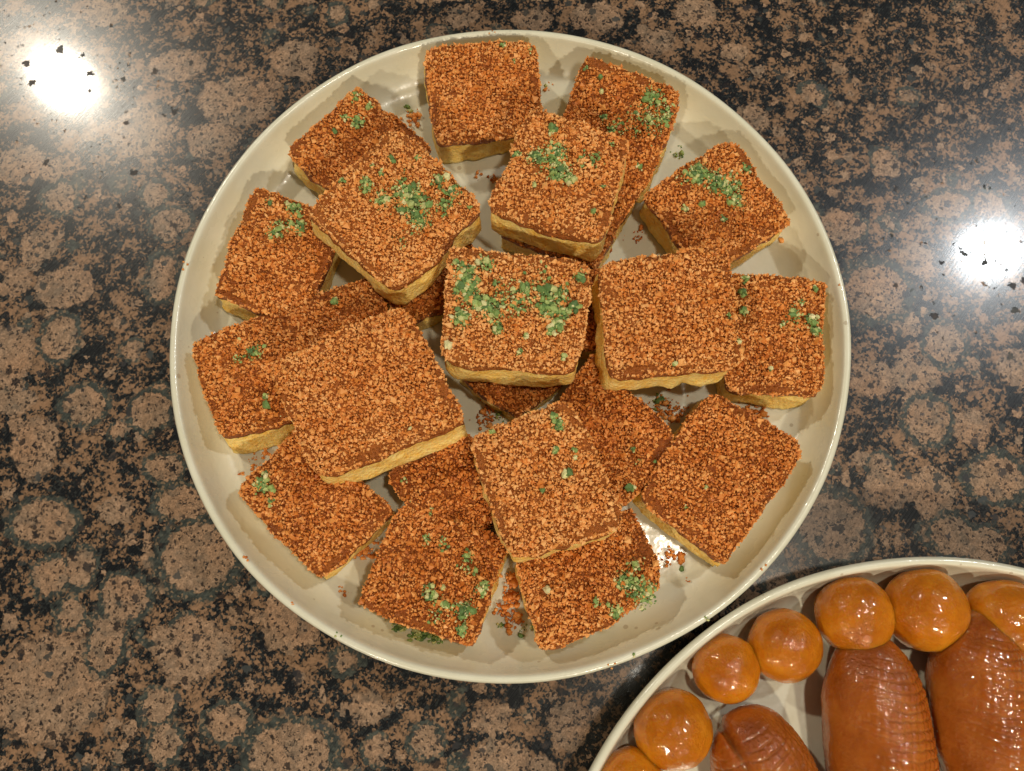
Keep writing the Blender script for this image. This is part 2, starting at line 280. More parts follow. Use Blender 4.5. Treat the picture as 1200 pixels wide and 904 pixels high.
    ps2 = g.vmath('MULTIPLY', ps.outputs[0], (.7, 26, 1))
    scr = g.noise(ps2, 1.0, 3, .7)
    pit = g.math('MAXIMUM', g.math('MULTIPLY', g.math('MULTIPLY', chipm, g.math('GREATER_THAN', chs.outputs[0], .72)), .9), g.math('MULTIPLY', spot, g.maprange(g.noise(p, .9, 2), .45, .6)))
    rough = g.math('ADD', g.maprange(scr, .3, .75, .20, .36), g.math('MULTIPLY', pit, .25))
    nrm = g.bump(scr, .03, .0006)
    crough = g.math('ADD', g.maprange(scr, .35, .75, .035, .15), g.math('MULTIPLY', pit, .4))
    b = g.bsdf(Base_Color=c, Roughness=rough, Normal=nrm, Coat_Roughness=crough)
    g.put(b.inputs['Coat Weight'], g.math('SUBTRACT', .62, g.math('MULTIPLY', pit, .6)))
    b.inputs['Coat IOR'].default_value = 1.45
    g.put(b.inputs['Coat Normal'], g.bump(scr, .005, .0006))
    b.inputs['Specular IOR Level'].default_value = .34
    return g.m

def ceramic():
    g = NT('cream_ceramic')
    p = g.coord()
    n1 = g.noise(p, 55, 3)
    c = g.mix(g.maprange(n1, .35, .65), (.69, .66, .49), (.74, .71, .55))
    sp = g.voro(p, 260)
    ss = g.node('ShaderNodeSeparateColor', Color=sp.outputs['Color'])
    fleck = g.math('LESS_THAN', sp.outputs['Distance'], g.maprange(ss.outputs[0], .93, 1., 0, .28))
    c = g.mix(g.math('MULTIPLY', fleck, .45), c, (.30, .20, .10))
    film = g.maprange(g.noise(p, 38, 4, .6), .5, .62)
    nrm = g.bump(g.noise(p, 75, 3), .22, .0018)
    rough = g.math('SUBTRACT', .34, g.math('MULTIPLY', film, .16))
    b = g.bsdf(Base_Color=c, Roughness=rough, Normal=nrm)
    b.inputs['Coat Weight'].default_value = .5
    b.inputs['Coat Roughness'].default_value = .12
    g.put(b.inputs['Coat Normal'], g.bump(film, .25, .0004, nrm))
    return g.m

def sponge():
    g = NT('yellow_sponge')
    p = g.coord()
    n = g.noise(p, 160, 4, .65)
    n2 = g.noise(p, 900, 3, .7)
    c = g.mix(g.maprange(n, .34, .66), (.97, .54, .085), (1.0, .76, .27))
    c = g.mix(g.math('MULTIPLY', g.maprange(n2, .5, .68), .5), c, (.92, .68, .27))
    v = g.voro(p, 620)
    h = g.math('ADD', g.math('MULTIPLY', v.outputs['Distance'], .8), n2)
    nrm = g.bump(h, .8, .0012)
    b = g.bsdf(Base_Color=c, Roughness=.5, Normal=nrm)
    b.inputs['Subsurface Weight'].default_value = .2
    b.inputs['Subsurface Radius'].default_value = (1., .6, .2)
    b.inputs['Subsurface Scale'].default_value = .005
    b.inputs['Specular IOR Level'].default_value = .4
    return g.m

def crust():
    g = NT('syrupy_crust')
    p = g.coord()
    n = g.noise(p, 220, 4, .65)
    n2 = g.noise(p, 60, 2)
    c = g.ramp(g.math('ADD', g.math('MULTIPLY', n, .7), g.math('MULTIPLY', n2, .3)), [(.3, (.24, .050, .008)), (.5, (.40, .098, .014)), (.7, (.56, .17, .026))])
    vc = g.voro(p, 950)
    vcs = g.node('ShaderNodeSeparateColor', Color=vc.outputs['Color'])
    c = g.mix(g.maprange(vcs.outputs[0], .3, 1., 0, .65), c, (.52, .155, .026))
    cake_tone = g.node('ShaderNodeAttribute', {'attribute_type': 'OBJECT', 'attribute_name': 'cake_tone'}).outputs['Fac']
    c = g.mix(g.maprange(cake_tone, .2, 1., 0., .55), c, (.62, .20, .036))
    nrm = g.bump(g.math('SUBTRACT', g.noise(p, 1500, 3, .7), g.math('MULTIPLY', vc.outputs['Distance'], 1.2)), 1., .0014)
    b = g.bsdf(Base_Color=c, Roughness=.42, Normal=nrm)
    b.inputs['Specular IOR Level'].default_value = .45
    return g.m

def crumb():
    g = NT('toasted_crumb')
    p = g.coord()
    r = g.node('ShaderNodeNewGeometry').outputs['Random Per Island']
    area = g.noise(p, 70, 3, .6)
    tone = g.node('ShaderNodeAttribute', {'attribute_type': 'OBJECT', 'attribute_name': 'cake_tone'}).outputs['Fac']
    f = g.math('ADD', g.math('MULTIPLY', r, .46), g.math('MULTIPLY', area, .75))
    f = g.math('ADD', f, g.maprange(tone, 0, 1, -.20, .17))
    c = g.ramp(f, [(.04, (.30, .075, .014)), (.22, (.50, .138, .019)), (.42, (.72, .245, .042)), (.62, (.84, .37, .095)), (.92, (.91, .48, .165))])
    b = g.bsdf(Base_Color=c, Roughness=.5)
    b.inputs['Specular IOR Level'].default_value = .4
    return g.m

def nut():
    g = NT('chopped_pistachio')
    p = g.coord()
    r = g.node('ShaderNodeNewGeometry').outputs['Random Per Island']
    c = g.ramp(r, [(0., (.085, .155, .045)), (.28, (.165, .275, .075)), (.50, (.26, .38, .10)), (.68, (.40, .49, .15)), (.82, (.62, .62, .24)), (1., (.85, .76, .40))])
    c = g.mix(g.math('MULTIPLY', g.maprange(g.noise(p, 900, 3, .7), .42, .66), .35), c, (.08, .15, .05))
    nrm = g.bump(g.noise(p, 1400, 3), .5, .0006)
    b = g.bsdf(Base_Color=c, Roughness=.55, Normal=nrm)
    b.inputs['Specular IOR Level'].default_value = .35
    return g.m

def syrup(name, dark):
    g = NT(name)
    p = g.coord()
    n = g.noise(p, 60, 4, .6)
    n2 = g.noise(p, 800, 4, .65)
    if dark:
        c = g.ramp(n, [(.3, (.27, .064, .006)), (.5, (.38, .102, .011)), (.7, (.48, .155, .022))])
    else:
        c = g.ramp(n, [(.3, (.42, .12, .004)), (.5, (.56, .185, .007)), (.7, (.68, .27, .015))])
    c = g.mix(g.math('MULTIPLY', g.maprange(n2, .52, .72), .30), c, (.30, .085, .01))
    v = g.voro(p, 800)
    h = g.math('ADD', g.math('MULTIPLY', n2, 1.0), g.math('MULTIPLY', v.outputs['Distance'], .5))
    patch = g.maprange(g.noise(p, 95, 2), .42, .58, .35, 1.)
    n1 = g.node('ShaderNodeBump', Distance=.0008, Height=h, Strength=g.math('MULTIPLY', patch, .60 if dark else .50))
    vb = g.voro(p, 520)
    vbs = g.node('ShaderNodeSeparateColor', Color=vb.outputs['Color'])
    bub = g.math('MULTIPLY', g.maprange(vb.outputs['Distance'], .0, .42, 1., 0., True), g.math('GREATER_THAN', vbs.outputs[0], .45))
    vb2 = g.voro(p, 1050)
    bub2 = g.math('MULTIPLY', g.maprange(vb2.outputs['Distance'], .0, .45, .6, 0., True), patch)
    hh = g.math('ADD', g.math('MULTIPLY', g.noise(p, 300, 3), .5), g.math('MULTIPLY', g.math('ADD', bub, bub2), .55))
    n3 = g.bump(hh, .45, .0006)
    b = g.bsdf(Base_Color=c, Roughness=.20, Normal=n1.outputs[0])
    b.inputs['Specular IOR Level'].default_value = .10
    b.inputs['Subsurface Weight'].default_value = .85
    b.inputs['Subsurface Radius'].default_value = (1., .36, .06)
    b.inputs['Subsurface Scale'].default_value = .007
    b.inputs['Coat Weight'].default_value = 1.
    b.inputs['Coat IOR'].default_value = 1.55
    b.inputs['Coat Roughness'].default_value = .03
    g.put(b.inputs['Coat Normal'], n3)
    return g.m

M = dict(granite=granite(), ceramic=ceramic(), sponge=sponge(), crust=crust(), crumb=crumb(), nut=nut(),
         ball=syrup('amber_syrup_dough', False), log=syrup('scored_syrup_dough', True))

# ------------------------------------------------------------------ mesh helpers
def link(name, verts, faces, mat, parent=None, smooth=True):
    """one mesh object from arrays; faces is an (n,3) or (n,4) array or a list of them"""
    me = bpy.data.meshes.new(name)
    verts = np.asarray(verts, dtype=np.float32) * MM
    groups = faces if isinstance(faces, list) else [faces]
    groups = [np.asarray(f, dtype=np.int32) for f in groups if len(f)]
    me.vertices.add(len(verts))
    me.vertices.foreach_set('co', verts.ravel())
    tot = np.concatenate([np.full(len(f), f.shape[1], np.int32) for f in groups])
    idx = np.concatenate([f.ravel() for f in groups])
    me.loops.add(len(idx))
    me.loops.foreach_set('vertex_index', idx)
    me.polygons.add(len(tot))
    me.polygons.foreach_set('loop_start', np.concatenate([[0], np.cumsum(tot)[:-1]]).astype(np.int32))
    me.polygons.foreach_set('loop_total', tot)
    me.polygons.foreach_set('use_smooth', np.full(len(tot), smooth, bool))
    me.update(calc_edges=True)
    me.validate()
    me.materials.append(mat)
    o = bpy.data.objects.new(name, me)
    col.objects.link(o)
    if parent is not None: o.parent = parent
    return o

def empty(name, loc):
    o = bpy.data.objects.new(name, None)
    o.empty_display_size = .01
    o.location = [v * MM for v in loc]
    col.objects.link(o)
    return o

def tag(o, label=None, category=None, group=None, kind=None):
    for k, v in (('label', label), ('category', category), ('group', group), ('kind', kind)):
        if v: o[k] = v

def _h(ix, iy, iz, s):
    n = (ix.astype(np.int64) * 374761393 + iy.astype(np.int64) * 668265263 + iz.astype(np.int64) * 1274126177 + s * 974634777) & 0xffffffff
    n = ((n ^ (n >> 13)) * 1103515245) & 0xffffffff
    n = ((n ^ (n >> 16)) * 2246822519) & 0xffffffff
    return ((n ^ (n >> 15)) & 0xffff) / 65535.0

def noise(P, freq, seed=0):
    """value noise in [-1,1] at points P (n,3)"""
    q = np.asarray(P) * freq
    i = np.floor(q).astype(np.int64)
    f = q - i
    f = f * f * (3 - 2 * f)
    r = 0
    for dx in (0, 1):
        for dy in (0, 1):
            for dz in (0, 1):
                w = (f[:, 0] if dx else 1 - f[:, 0]) * (f[:, 1] if dy else 1 - f[:, 1]) * (f[:, 2] if dz else 1 - f[:, 2])
                r = r + w * _h(i[:, 0] + dx, i[:, 1] + dy, i[:, 2] + dz, seed)
    return r * 2 - 1

# octahedron for toasted crumbs, icosahedron for nut bits
_p = (1 + 5 ** .5) / 2
ICO_V = np.array([(-1, _p, 0), (1, _p, 0), (-1, -_p, 0), (1, -_p, 0), (0, -1, _p), (0, 1, _p), (0, -1, -_p), (0, 1, -_p), (_p, 0, -1), (_p, 0, 1), (-_p, 0, -1), (-_p, 0, 1)])
ICO_V /= np.linalg.norm(ICO_V[0])
ICO_F = np.array([(0, 11, 5), (0, 5, 1), (0, 1, 7), (0, 7, 10), (0, 10, 11), (1, 5, 9), (5, 11, 4), (11, 10, 2), (10, 7, 6), (7, 1, 8), (3, 9, 4), (3, 4, 2), (3, 2, 6), (3, 6, 8), (3, 8, 9), (4, 9, 5), (2, 4, 11), (6, 2, 10), (8, 6, 7), (9, 8, 1)])

OCT_V = np.array([(1, 0, 0), (-1, 0, 0), (0, 1, 0), (0, -1, 0), (0, 0, 1), (0, 0, -1)], float)
OCT_F = np.array([(0, 2, 4), (2, 1, 4), (1, 3, 4), (3, 0, 4), (2, 0, 5), (1, 2, 5), (3, 1, 5), (0, 3, 5)])

def rand_rot(n):
    q = rng.normal(size=(n, 4))
    q /= np.linalg.norm(q, axis=1)[:, None]
    w, x, y, z = q.T
    return np.stack([1 - 2 * (y * y + z * z), 2 * (x * y - z * w), 2 * (x * z + y * w), 2 * (x * y + z * w), 1 - 2 * (x * x + z * z), 2 * (y * z - x * w), 2 * (x * z - y * w), 2 * (y * z + x * w), 1 - 2 * (x * x + y * y)], -1).reshape(n, 3, 3)

def grains(P, R, aniso=.45, jit=.38, shape='oct'):
    """angular grains of radius R at points P -> verts, faces"""
    n = len(P)
    BV, BF = (OCT_V, OCT_F) if shape == 'oct' else (ICO_V, ICO_F)
    nb = len(BV)
    v = BV[None] * (1 + rng.uniform(-jit, jit, (n, nb, 1)))
    v = v * (1 + rng.uniform(-aniso, aniso, (n, 1, 3)))
    v = np.einsum('nij,nkj->nki', rand_rot(n), v) * np.asarray(R)[:, None, None]
    v = v + np.asarray(P)[:, None, :]
    f = BF[None] + (np.arange(n) * nb)[:, None, None]
    return v.reshape(-1, 3), f.reshape(-1, 3)

# ------------------------------------------------------------------ countertop
def countertop():
    x, y, t = 420, 340, 30
    xs = np.linspace(-x, x, 22); ys = np.linspace(-y, y, 18)
    nx, ny = len(xs), len(ys)
    X, Y = np.meshgrid(xs, ys, indexing='ij')
    top = np.stack([X.ravel(), Y.ravel(), 0 * X.ravel()], -1)
    bot = top - (0, 0, t)
    V = np.concatenate([top, bot])
    n = nx * ny
    i, j = np.meshgrid(np.arange(nx - 1), np.arange(ny - 1), indexing='ij')
    a = (i * ny + j).ravel()
    F = np.stack([a, a + ny, a + ny + 1, a + 1], -1)
    loop = [i * ny for i in range(nx)] + [(nx - 1) * ny + j for j in range(1, ny)] + [i * ny + ny - 1 for i in range(nx - 2, -1, -1)] + [j for j in range(ny - 2, 0, -1)]
    L = np.array(loop); L2 = np.roll(L, -1)
    S = np.stack([L, L + n, L2 + n, L2], -1)
    o = link('countertop', V, [F, F[:, ::-1] + n, S], M['granite'], smooth=False)
    tag(o, 'polished brown and black speckled granite countertop under both plates', 'countertop', kind='structure')

# ------------------------------------------------------------------ plates
def plate(name, cx, cy, R, label):
    prof = [(0, 2.2), (R * .62, 2.2), (R * .64, .0), (R * .68, .0), (R * .70, 2.0), (R - 17, 3.2), (R - 11, 5.2), (R - 6.0, 9.5), (R - 2.6, 15.5), (R - .7, 20.5), (R, 22.4), (R - .2, 23.6), (R - .9, 24.4), (R - 1.9, 24.6),
            (R - 2.9, 24.2), (R - 3.6, 23.0), (R - 4.6, 19.5), (R - 6.6, 14.0), (R - 9.0, 10.2), (R - 12.0, 7.4), (R - 16, 5.8), (R - 21, 5.2), (R - 30, 5.0), (R * .5, 4.9), (0, 4.9)]
    P = np.array(prof)
    # densify with Catmull-Rom so the cove is smooth
    out = []
    for k in range(len(P) - 1):
        p0, p1, p2, p3 = P[max(k - 1, 0)], P[k], P[k + 1], P[min(k + 2, len(P) - 1)]
        sharp = k < 5 or k > len(P) - 4
        for t in np.linspace(0, 1, 4, endpoint=False):
            if sharp: out.append(p1 + (p2 - p1) * t)
            else: out.append(.5 * ((2 * p1) + (p2 - p0) * t + (2 * p0 - 5 * p1 + 4 * p2 - p3) * t * t + (3 * p1 - p0 - 3 * p2 + p3) * t ** 3))
    out.append(P[-1])
    P = np.array(out)[1:-1]
    n = 192
    a = np.arange(n) / n * 2 * math.pi
    m = len(P)
    V = np.stack([np.outer(P[:, 0], np.cos(a)), np.outer(P[:, 0], np.sin(a)), np.repeat(P[:, 1][:, None], n, 1)], -1).reshape(-1, 3)
    # hand made ceramic: the wall is never a perfect circle
    rr = np.hypot(V[:, 0], V[:, 1])
    an = np.arctan2(V[:, 1], V[:, 0])
    wob = .5 * np.sin(2 * an + .6) + .35 * np.sin(3 * an + 2) + .18 * np.sin(7 * an) + .10 * np.sin(13 * an + 1)
    V[:, :2] *= (1 + (wob * np.clip((rr - R * .8) / (R * .2), 0, 1) / R))[:, None]
    V[:, 2] += .22 * np.sin(3 * an + 1) * np.clip((V[:, 2] - 12) / 12, 0, 1)
    c0, c1 = len(V), len(V) + 1
    V = np.concatenate([V, [[0, 0, 2.2], [0, 0, 4.9]]])
    k, j = np.meshgrid(np.arange(m - 1), np.arange(n), indexing='ij')
    j2 = (j + 1) % n
    F = np.stack([k * n + j, k * n + j2, (k + 1) * n + j2, (k + 1) * n + j], -1).reshape(-1, 4)
    jj = np.arange(n); jj2 = (jj + 1) % n
    T = np.concatenate([np.stack([np.full(n, c0), jj, jj2], -1)[:, ::-1], np.stack([np.full(n, c1), (m - 1) * n + jj, (m - 1) * n + jj2], -1)])
    o = link(name, V, [F, T], M['ceramic'])
    o.location = (cx * MM, cy * MM, 0)
    tag(o, label, 'plate', group='cream serving plates')
    return o

# ------------------------------------------------------------------ cakes
SKEW = {5: (1.0, -5.0), 3: (-1.5, -1.5), 20: (-2.0, -2.5), 21: (.5, -3.5)}   # slanted knife cuts: bottom edge offset, mm
def cake(k, label, Q, thick, clusters):
    Q = np.array(Q, float)
    cen = Q.mean(0)
    nrm = np.cross(Q[1] - Q[3], Q[0] - Q[2])
    nrm /= np.linalg.norm(nrm)
    if nrm[2] < 0: nrm = -nrm
    base = cen - nrm * thick
    root = empty('semolina_cake', base)
    tag(root, label, 'cake', group='semolina cake squares on the large plate')
    seed = 31 * k + 5
    broken = 'broken corner' in label
    cc = np.random.default_rng(seed).uniform(.01, .11, 4)                 # every corner crumbles differently
    def relief(P):
        return 1.7 * noise(P, .05, seed + 3) + .75 * noise(P, .16, seed + 4) + .5 * noise(P, .33, seed + 5)
    sk = np.array(SKEW.get(k, (0, -3.0) if cen[2] > 35 else (0, -.8)) + (0,), float)
    def surf(u, v, d, grow=0.):
        """u,v in [-1,1] over the top, d depth below the top in mm, relative to base"""
        r = (np.abs(u * v)) ** 6 * cc[(u > 0).astype(int) * 2 + (v > 0).astype(int)]
        uu = u * (1 - r); vv = v * (1 - r)
        if broken:
            s = np.clip((u + v - 1.05) / .95, 0, 1)
            uu = uu - .16 * s; vv = vv - .30 * s
        s = (uu + 1) / 2; t = (vv + 1) / 2
        P = Q[0] * ((1 - s) * (1 - t))[:, None] + Q[1] * (s * (1 - t))[:, None] + Q[2] * (s * t)[:, None] + Q[3] * ((1 - s) * t)[:, None]
        out = P - cen
        rad = out - nrm * (out @ nrm)[:, None]
        l = np.linalg.norm(rad, axis=1)[:, None] + 1e-6
        edge = np.maximum(np.abs(u), np.abs(v)) ** 6
        X = P - nrm * np.asarray(d)[:, None] + sk * (np.asarray(d) / thick)[:, None]
        wob = 1.3 * noise(X, .06, seed) + .95 * noise(X, .2, seed + 1) + .45 * noise(X, .6, seed + 2)
        wob = wob - 2.2 * np.clip(noise(X * (1, 1, .3), .11, seed + 40) - .45, 0, 1)        # crumbled-away bits of edge
        wob = wob + grow + .05 * np.asarray(d)
        X = X + rad / l * (wob * edge)[:, None]
        X = X + nrm * (relief(P) * (1 - np.asarray(d) / thick))[:, None]
        return X - base
    def slab(n, depths, grow, round_r, rough):
        g = np.linspace(-1, 1, n)
        U, Vv = np.meshgrid(g, g, indexing='ij')
        U = U.ravel(); Vv = Vv.ravel()
        e = np.maximum(np.abs(U), np.abs(Vv))
        d0 = depths[0]
        top = surf(U, Vv, np.full(len(U), d0) + round_r * e ** 14, grow - round_r * .5)
        top = top + nrm * (rough * noise(top + base, .75, seed + 8) + .6 * rough * noise(top + base, 1.6, seed + 9))[:, None]
        L = [i * n for i in range(n)] + [(n - 1) * n + j for j in range(1, n)] + [i * n + n - 1 for i in range(n - 2, -1, -1)] + [j for j in range(n - 2, 0, -1)]
        L = np.array(L)
        rings = [surf(U[L], Vv[L], np.full(len(L), dd), grow) for dd in depths[1:]]
        bot = surf(U, Vv, np.full(len(U), depths[-1]), grow)
        V = [top] + rings[:-1] + [bot]
        F = []
        i, j = np.meshgrid(np.arange(n - 1), np.arange(n - 1), indexing='ij')
        a = (i * n + j).ravel()
        F.append(np.stack([a, a + n, a + n + 1, a + 1], -1))
        prev = L; off = n * n; m = len(L)
        for r in rings[:-1]:
            cur = off + np.arange(m); off += m
            F.append(np.stack([prev, cur, np.roll(cur, -1), np.roll(prev, -1)], -1))
            prev = cur
        cur = off + L
        F.append(np.stack([prev, cur, np.roll(cur, -1), np.roll(prev, -1)], -1))
        F.append(np.stack([a, a + 1, a + n + 1, a + n], -1) + off)
        F = np.concatenate(F)
        # orient outward: the sign test on the top face
        A = top[F[0][1]] - top[F[0][0]]; Bv = top[F[0][2]] - top[F[0][0]]
        if np.cross(A, Bv) @ nrm < 0: F = F[:, ::-1]
        return np.concatenate(V), F
    V, F = slab(34, [3.0, 3.8] + list(np.linspace(4.8, thick - .8, 11)) + [thick - .1], 0, .2, .1)
    link('sponge', V, F, M['sponge'], root)
    V, F = slab(44, [0, .7, 1.5, 2.4, 3.3, 4.3, 5.2], .45, .8, .35)
    cake_tone = float(np.clip((.72 if cen[2] > 35 else .28) + np.random.default_rng(seed + 77).uniform(-.15, .15), 0, 1))  # colour tone: paler for upper-layer cakes, darker for lower ones, random spread
    link('crust', V, F, M['crust'], root)['cake_tone'] = cake_tone
    # toasted crumbs: jittered grid over the top plus a fringe over the edge
    e1 = np.linalg.norm(Q[0] - Q[1]); e2 = np.linalg.norm(Q[1] - Q[2])
    sp = .76
    nu, nv = int(e1 / sp), int(e2 / sp)
    U, Vv = np.meshgrid((np.arange(nu) + .5) / nu, (np.arange(nv) + .5) / nv, indexing='ij')
    U = U.ravel() * 2 - 1 + rng.uniform(-.9, .9, nu * nv) / nu * 2 * .75
    Vv = Vv.ravel() * 2 - 1 + rng.uniform(-.9, .9, nu * nv) / nv * 2 * .75
    U = np.clip(U, -.995, .995); Vv = np.clip(Vv, -.995, .995)
    e = np.maximum(np.abs(U), np.abs(Vv))
    P = surf(U, Vv, .8 * e ** 14, .1)
    # the cut edges are partly bare, glazed crust
    bare = (e > .90 + .10 * noise(P + base, .12, seed + 30)) & (noise(P + base, .10, seed + 31) + .25 * rng.normal(size=len(U)) > .05)
    bare |= rng.random(len(U)) < .05
    keep = ~bare
    U, Vv, P = U[keep], Vv[keep], P[keep]
    R = np.clip(rng.lognormal(math.log(.47), .36, len(U)), .22, 1.25)
    lift = rng.uniform(-.2, .8, len(U)) + .8 * noise(P + base, .33, seed + 20) + .6 * noise(P + base, .6, seed + 21)
    P = P + nrm * (lift)[:, None]
    # upper loose layer
    m = int(len(U) * .30)
    idx = rng.choice(len(U), m, replace=False)
    P2 = P[idx] + nrm * rng.uniform(.5, 1.05, m)[:, None] + rng.normal(0, .3, (m, 3))
    R2 = np.clip(rng.lognormal(math.log(.47), .42, m), .22, 1.4)
    # fringe
    nf = int((e1 + e2) * 2 * 3.0)
    t = rng.uniform(-1, 1, nf); side = rng.integers(0, 4, nf)
    fu = np.where(side == 0, -1, np.where(side == 1, 1, t)); fv = np.where(side == 2, -1, np.where(side == 3, 1, t))
    fd = np.abs(rng.normal(.4, 1.5, nf)).clip(0, 5)
    P3 = surf(fu * 1., fv * 1., fd, .45)
    R3 = np.clip(rng.lognormal(math.log(.48), .36, nf), .25, 1.1)
    V, F = grains(np.concatenate([P, P2, P3]), np.concatenate([R, R2, R3]))
    o = link('crumb_topping', V, F, M['crumb'], root, smooth=False)
    tag(o, kind='stuff')
    o['cake_tone'] = cake_tone
    # chopped nuts, heaped in clusters
    PP, RR = [], []
    for x, y, spd, cnt, size in clusters:
        cnt = int(cnt * 2.9 + .5)
        dx = rng.normal(0, spd * .55, (cnt, 2))
        r = np.clip(rng.lognormal(math.log(.43 * size), .45, cnt), .22, 1.6)
        xy = np.array([x, y]) + dx
        zz = cen[2] - ((xy - cen[:2]) @ nrm[:2]) / nrm[2]
        ok = np.ones(cnt, bool)
        for i in range(4):
            a0, a1 = Q[i, :2], Q[(i + 1) % 4, :2]
            nn = np.array([a1[1] - a0[1], a0[0] - a1[0]]); nn /= np.linalg.norm(nn)
            if (cen[:2] - a0) @ nn < 0: nn = -nn
            ok &= (xy - a0) @ nn > .9
        if broken: ok &= np.linalg.norm(xy - Q[2, :2], axis=1) > 8.5
        p = np.column_stack([xy, zz]) - base
        heap = np.exp(-(dx ** 2).sum(1) / (spd * .55 + .4) ** 2) * min(cnt / 40., 1.) * rng.uniform(0, 1.6, cnt)
        p = p + nrm * (.75 + r * .45 + heap + relief(p + base))[:, None]
        PP.append(p[ok]); RR.append(r[ok])
        if cnt > 40:                                      # fine nut powder round the heap
            nd = int(cnt * .8)
            i = rng.integers(0, cnt, nd)
            i = i[ok[i]]
            t1, t2 = np.cross(nrm, (1, 0, 0)), np.cross(nrm, (0, 1, 0))
            q = p[i] + t1 * rng.normal(0, spd * .35, len(i))[:, None] + t2 * rng.normal(0, spd * .35, len(i))[:, None] - nrm * (heap[i] * .6)[:, None]
            uv = q + base
            okd = np.ones(len(i), bool)
            for e_ in range(4):
                a0, a1 = Q[e_, :2], Q[(e_ + 1) % 4, :2]
                nn = np.array([a1[1] - a0[1], a0[0] - a1[0]]); nn /= np.linalg.norm(nn)
                if (cen[:2] - a0) @ nn < 0: nn = -nn
                okd &= (uv[:, :2] - a0) @ nn > 1.0
            if broken: okd &= np.linalg.norm(uv[:, :2] - Q[2, :2], axis=1) > 9.5
            PP.append(q[okd]); RR.append(rng.uniform(.18, .36, okd.sum()))
    if PP and sum(map(len, PP)):
        V, F = grains(np.concatenate(PP), np.concatenate(RR), .28, .30, 'ico')
        o = link('pistachio_crumbs', V, F, M['nut'], root, smooth=False)
        tag(o, kind='stuff')

def loose_crumbs():
    for kind, name, mat, label, cat in (('b', 'cake_crumbs', 'crumb', 'loose brown cake crumbs scattered on the large plate between the cakes', 'crumbs'),
                                        ('g', 'nut_crumbs', 'nut', 'loose green nut bits fallen on the large plate between the cakes', 'nut bits')):
        PP, RR = [], []
        for x, y, spd, cnt, size, k in LOOSE:
            if k != kind: continue
            cnt = int(cnt * 1.6)
            r = np.clip(rng.lognormal(math.log(.42 * size), .45, cnt), .2, 1.4)
            xy = np.array([x, y]) + rng.normal(0, spd * .6, (cnt, 2))
            z = 5.0 + r * .7 + np.abs(rng.normal(0, .5, cnt)) * (cnt > 15)
            rad = np.hypot(xy[:, 0], xy[:, 1])
            z = z + np.clip((rad - 118) / 10, 0, 2) ** 2 * 1.6
            PP.append(np.column_stack([xy, z])); RR.append(r)
        for a, size, k in RIMBITS:
            if k != kind: continue
            n = 3
            rr = 138.1 + rng.normal(0, .6, n); aa = a + rng.normal(0, .006, n)
            PP.append(np.column_stack([rr * np.cos(aa), rr * np.sin(aa), np.full(n, 24.7)])); RR.append(np.full(n, .5 * size))
        V, F = grains(np.concatenate(PP), np.concatenate(RR), .35, .3, 'ico')
        o = link(name, V, F, M[mat])
        o['cake_tone'] = .05
        tag(o, label, cat, kind='stuff')

# ------------------------------------------------------------------ syrup sweets
def uv_sphere(nu, nv):
    th = (np.arange(nv) + 1) / (nv + 1) * math.pi
    ph = np.arange(nu) / nu * 2 * math.pi
    T, Pp = np.meshgrid(th, ph, indexing='ij')
    D = np.stack([np.sin(T) * np.cos(Pp), np.sin(T) * np.sin(Pp), np.cos(T)], -1).reshape(-1, 3)
    D = np.concatenate([D, [[0, 0, 1], [0, 0, -1]]])
    k, j = np.meshgrid(np.arange(nv - 1), np.arange(nu), indexing='ij')
    j2 = (j + 1) % nu
    F = np.stack([k * nu + j, (k + 1) * nu + j, (k + 1) * nu + j2, k * nu + j2], -1).reshape(-1, 4)
    a = np.arange(nu); a2 = (a + 1) % nu
    n = nu * nv
    T = np.concatenate([np.stack([np.full(nu, n), a, a2], -1), np.stack([np.full(nu, n + 1), (nv - 1) * nu + a2, (nv - 1) * nu + a], -1)])
    return D, F, T

def ball(k, label, c, R):
    D, F, T = uv_sphere(110, 70)
    seed = 400 + 9 * k
    r = R * (1 + .035 * noise(D, 1.3, seed) + .022 * noise(D, 2.9, seed + 1) + .008 * noise(D, 7., seed + 2) + .004 * noise(D, 16., seed + 3))
    V = D * r[:, None]
    V[:, 2] *= .95
    V[:, 2] = np.maximum(V[:, 2], -.80 * R + .1 * (V[:, 2] + .8 * R))
    V[:, 2] -= V[:, 2].min()
    o = link('syrup_ball', V, [F, T], M['ball'])
    d = np.array(c) - PLATE2[:2]
    lim = PLATE2[2] - 4.2 - R
    l = np.hypot(*d)
    if l > lim: c = PLATE2[:2] + d * lim / l
    o.location = (c[0] * MM, c[1] * MM, 5.05 * MM)
    o.rotation_euler[2] = k * 1.3
    tag(o, label, 'syrup ball', group='syrup balls on the second plate')

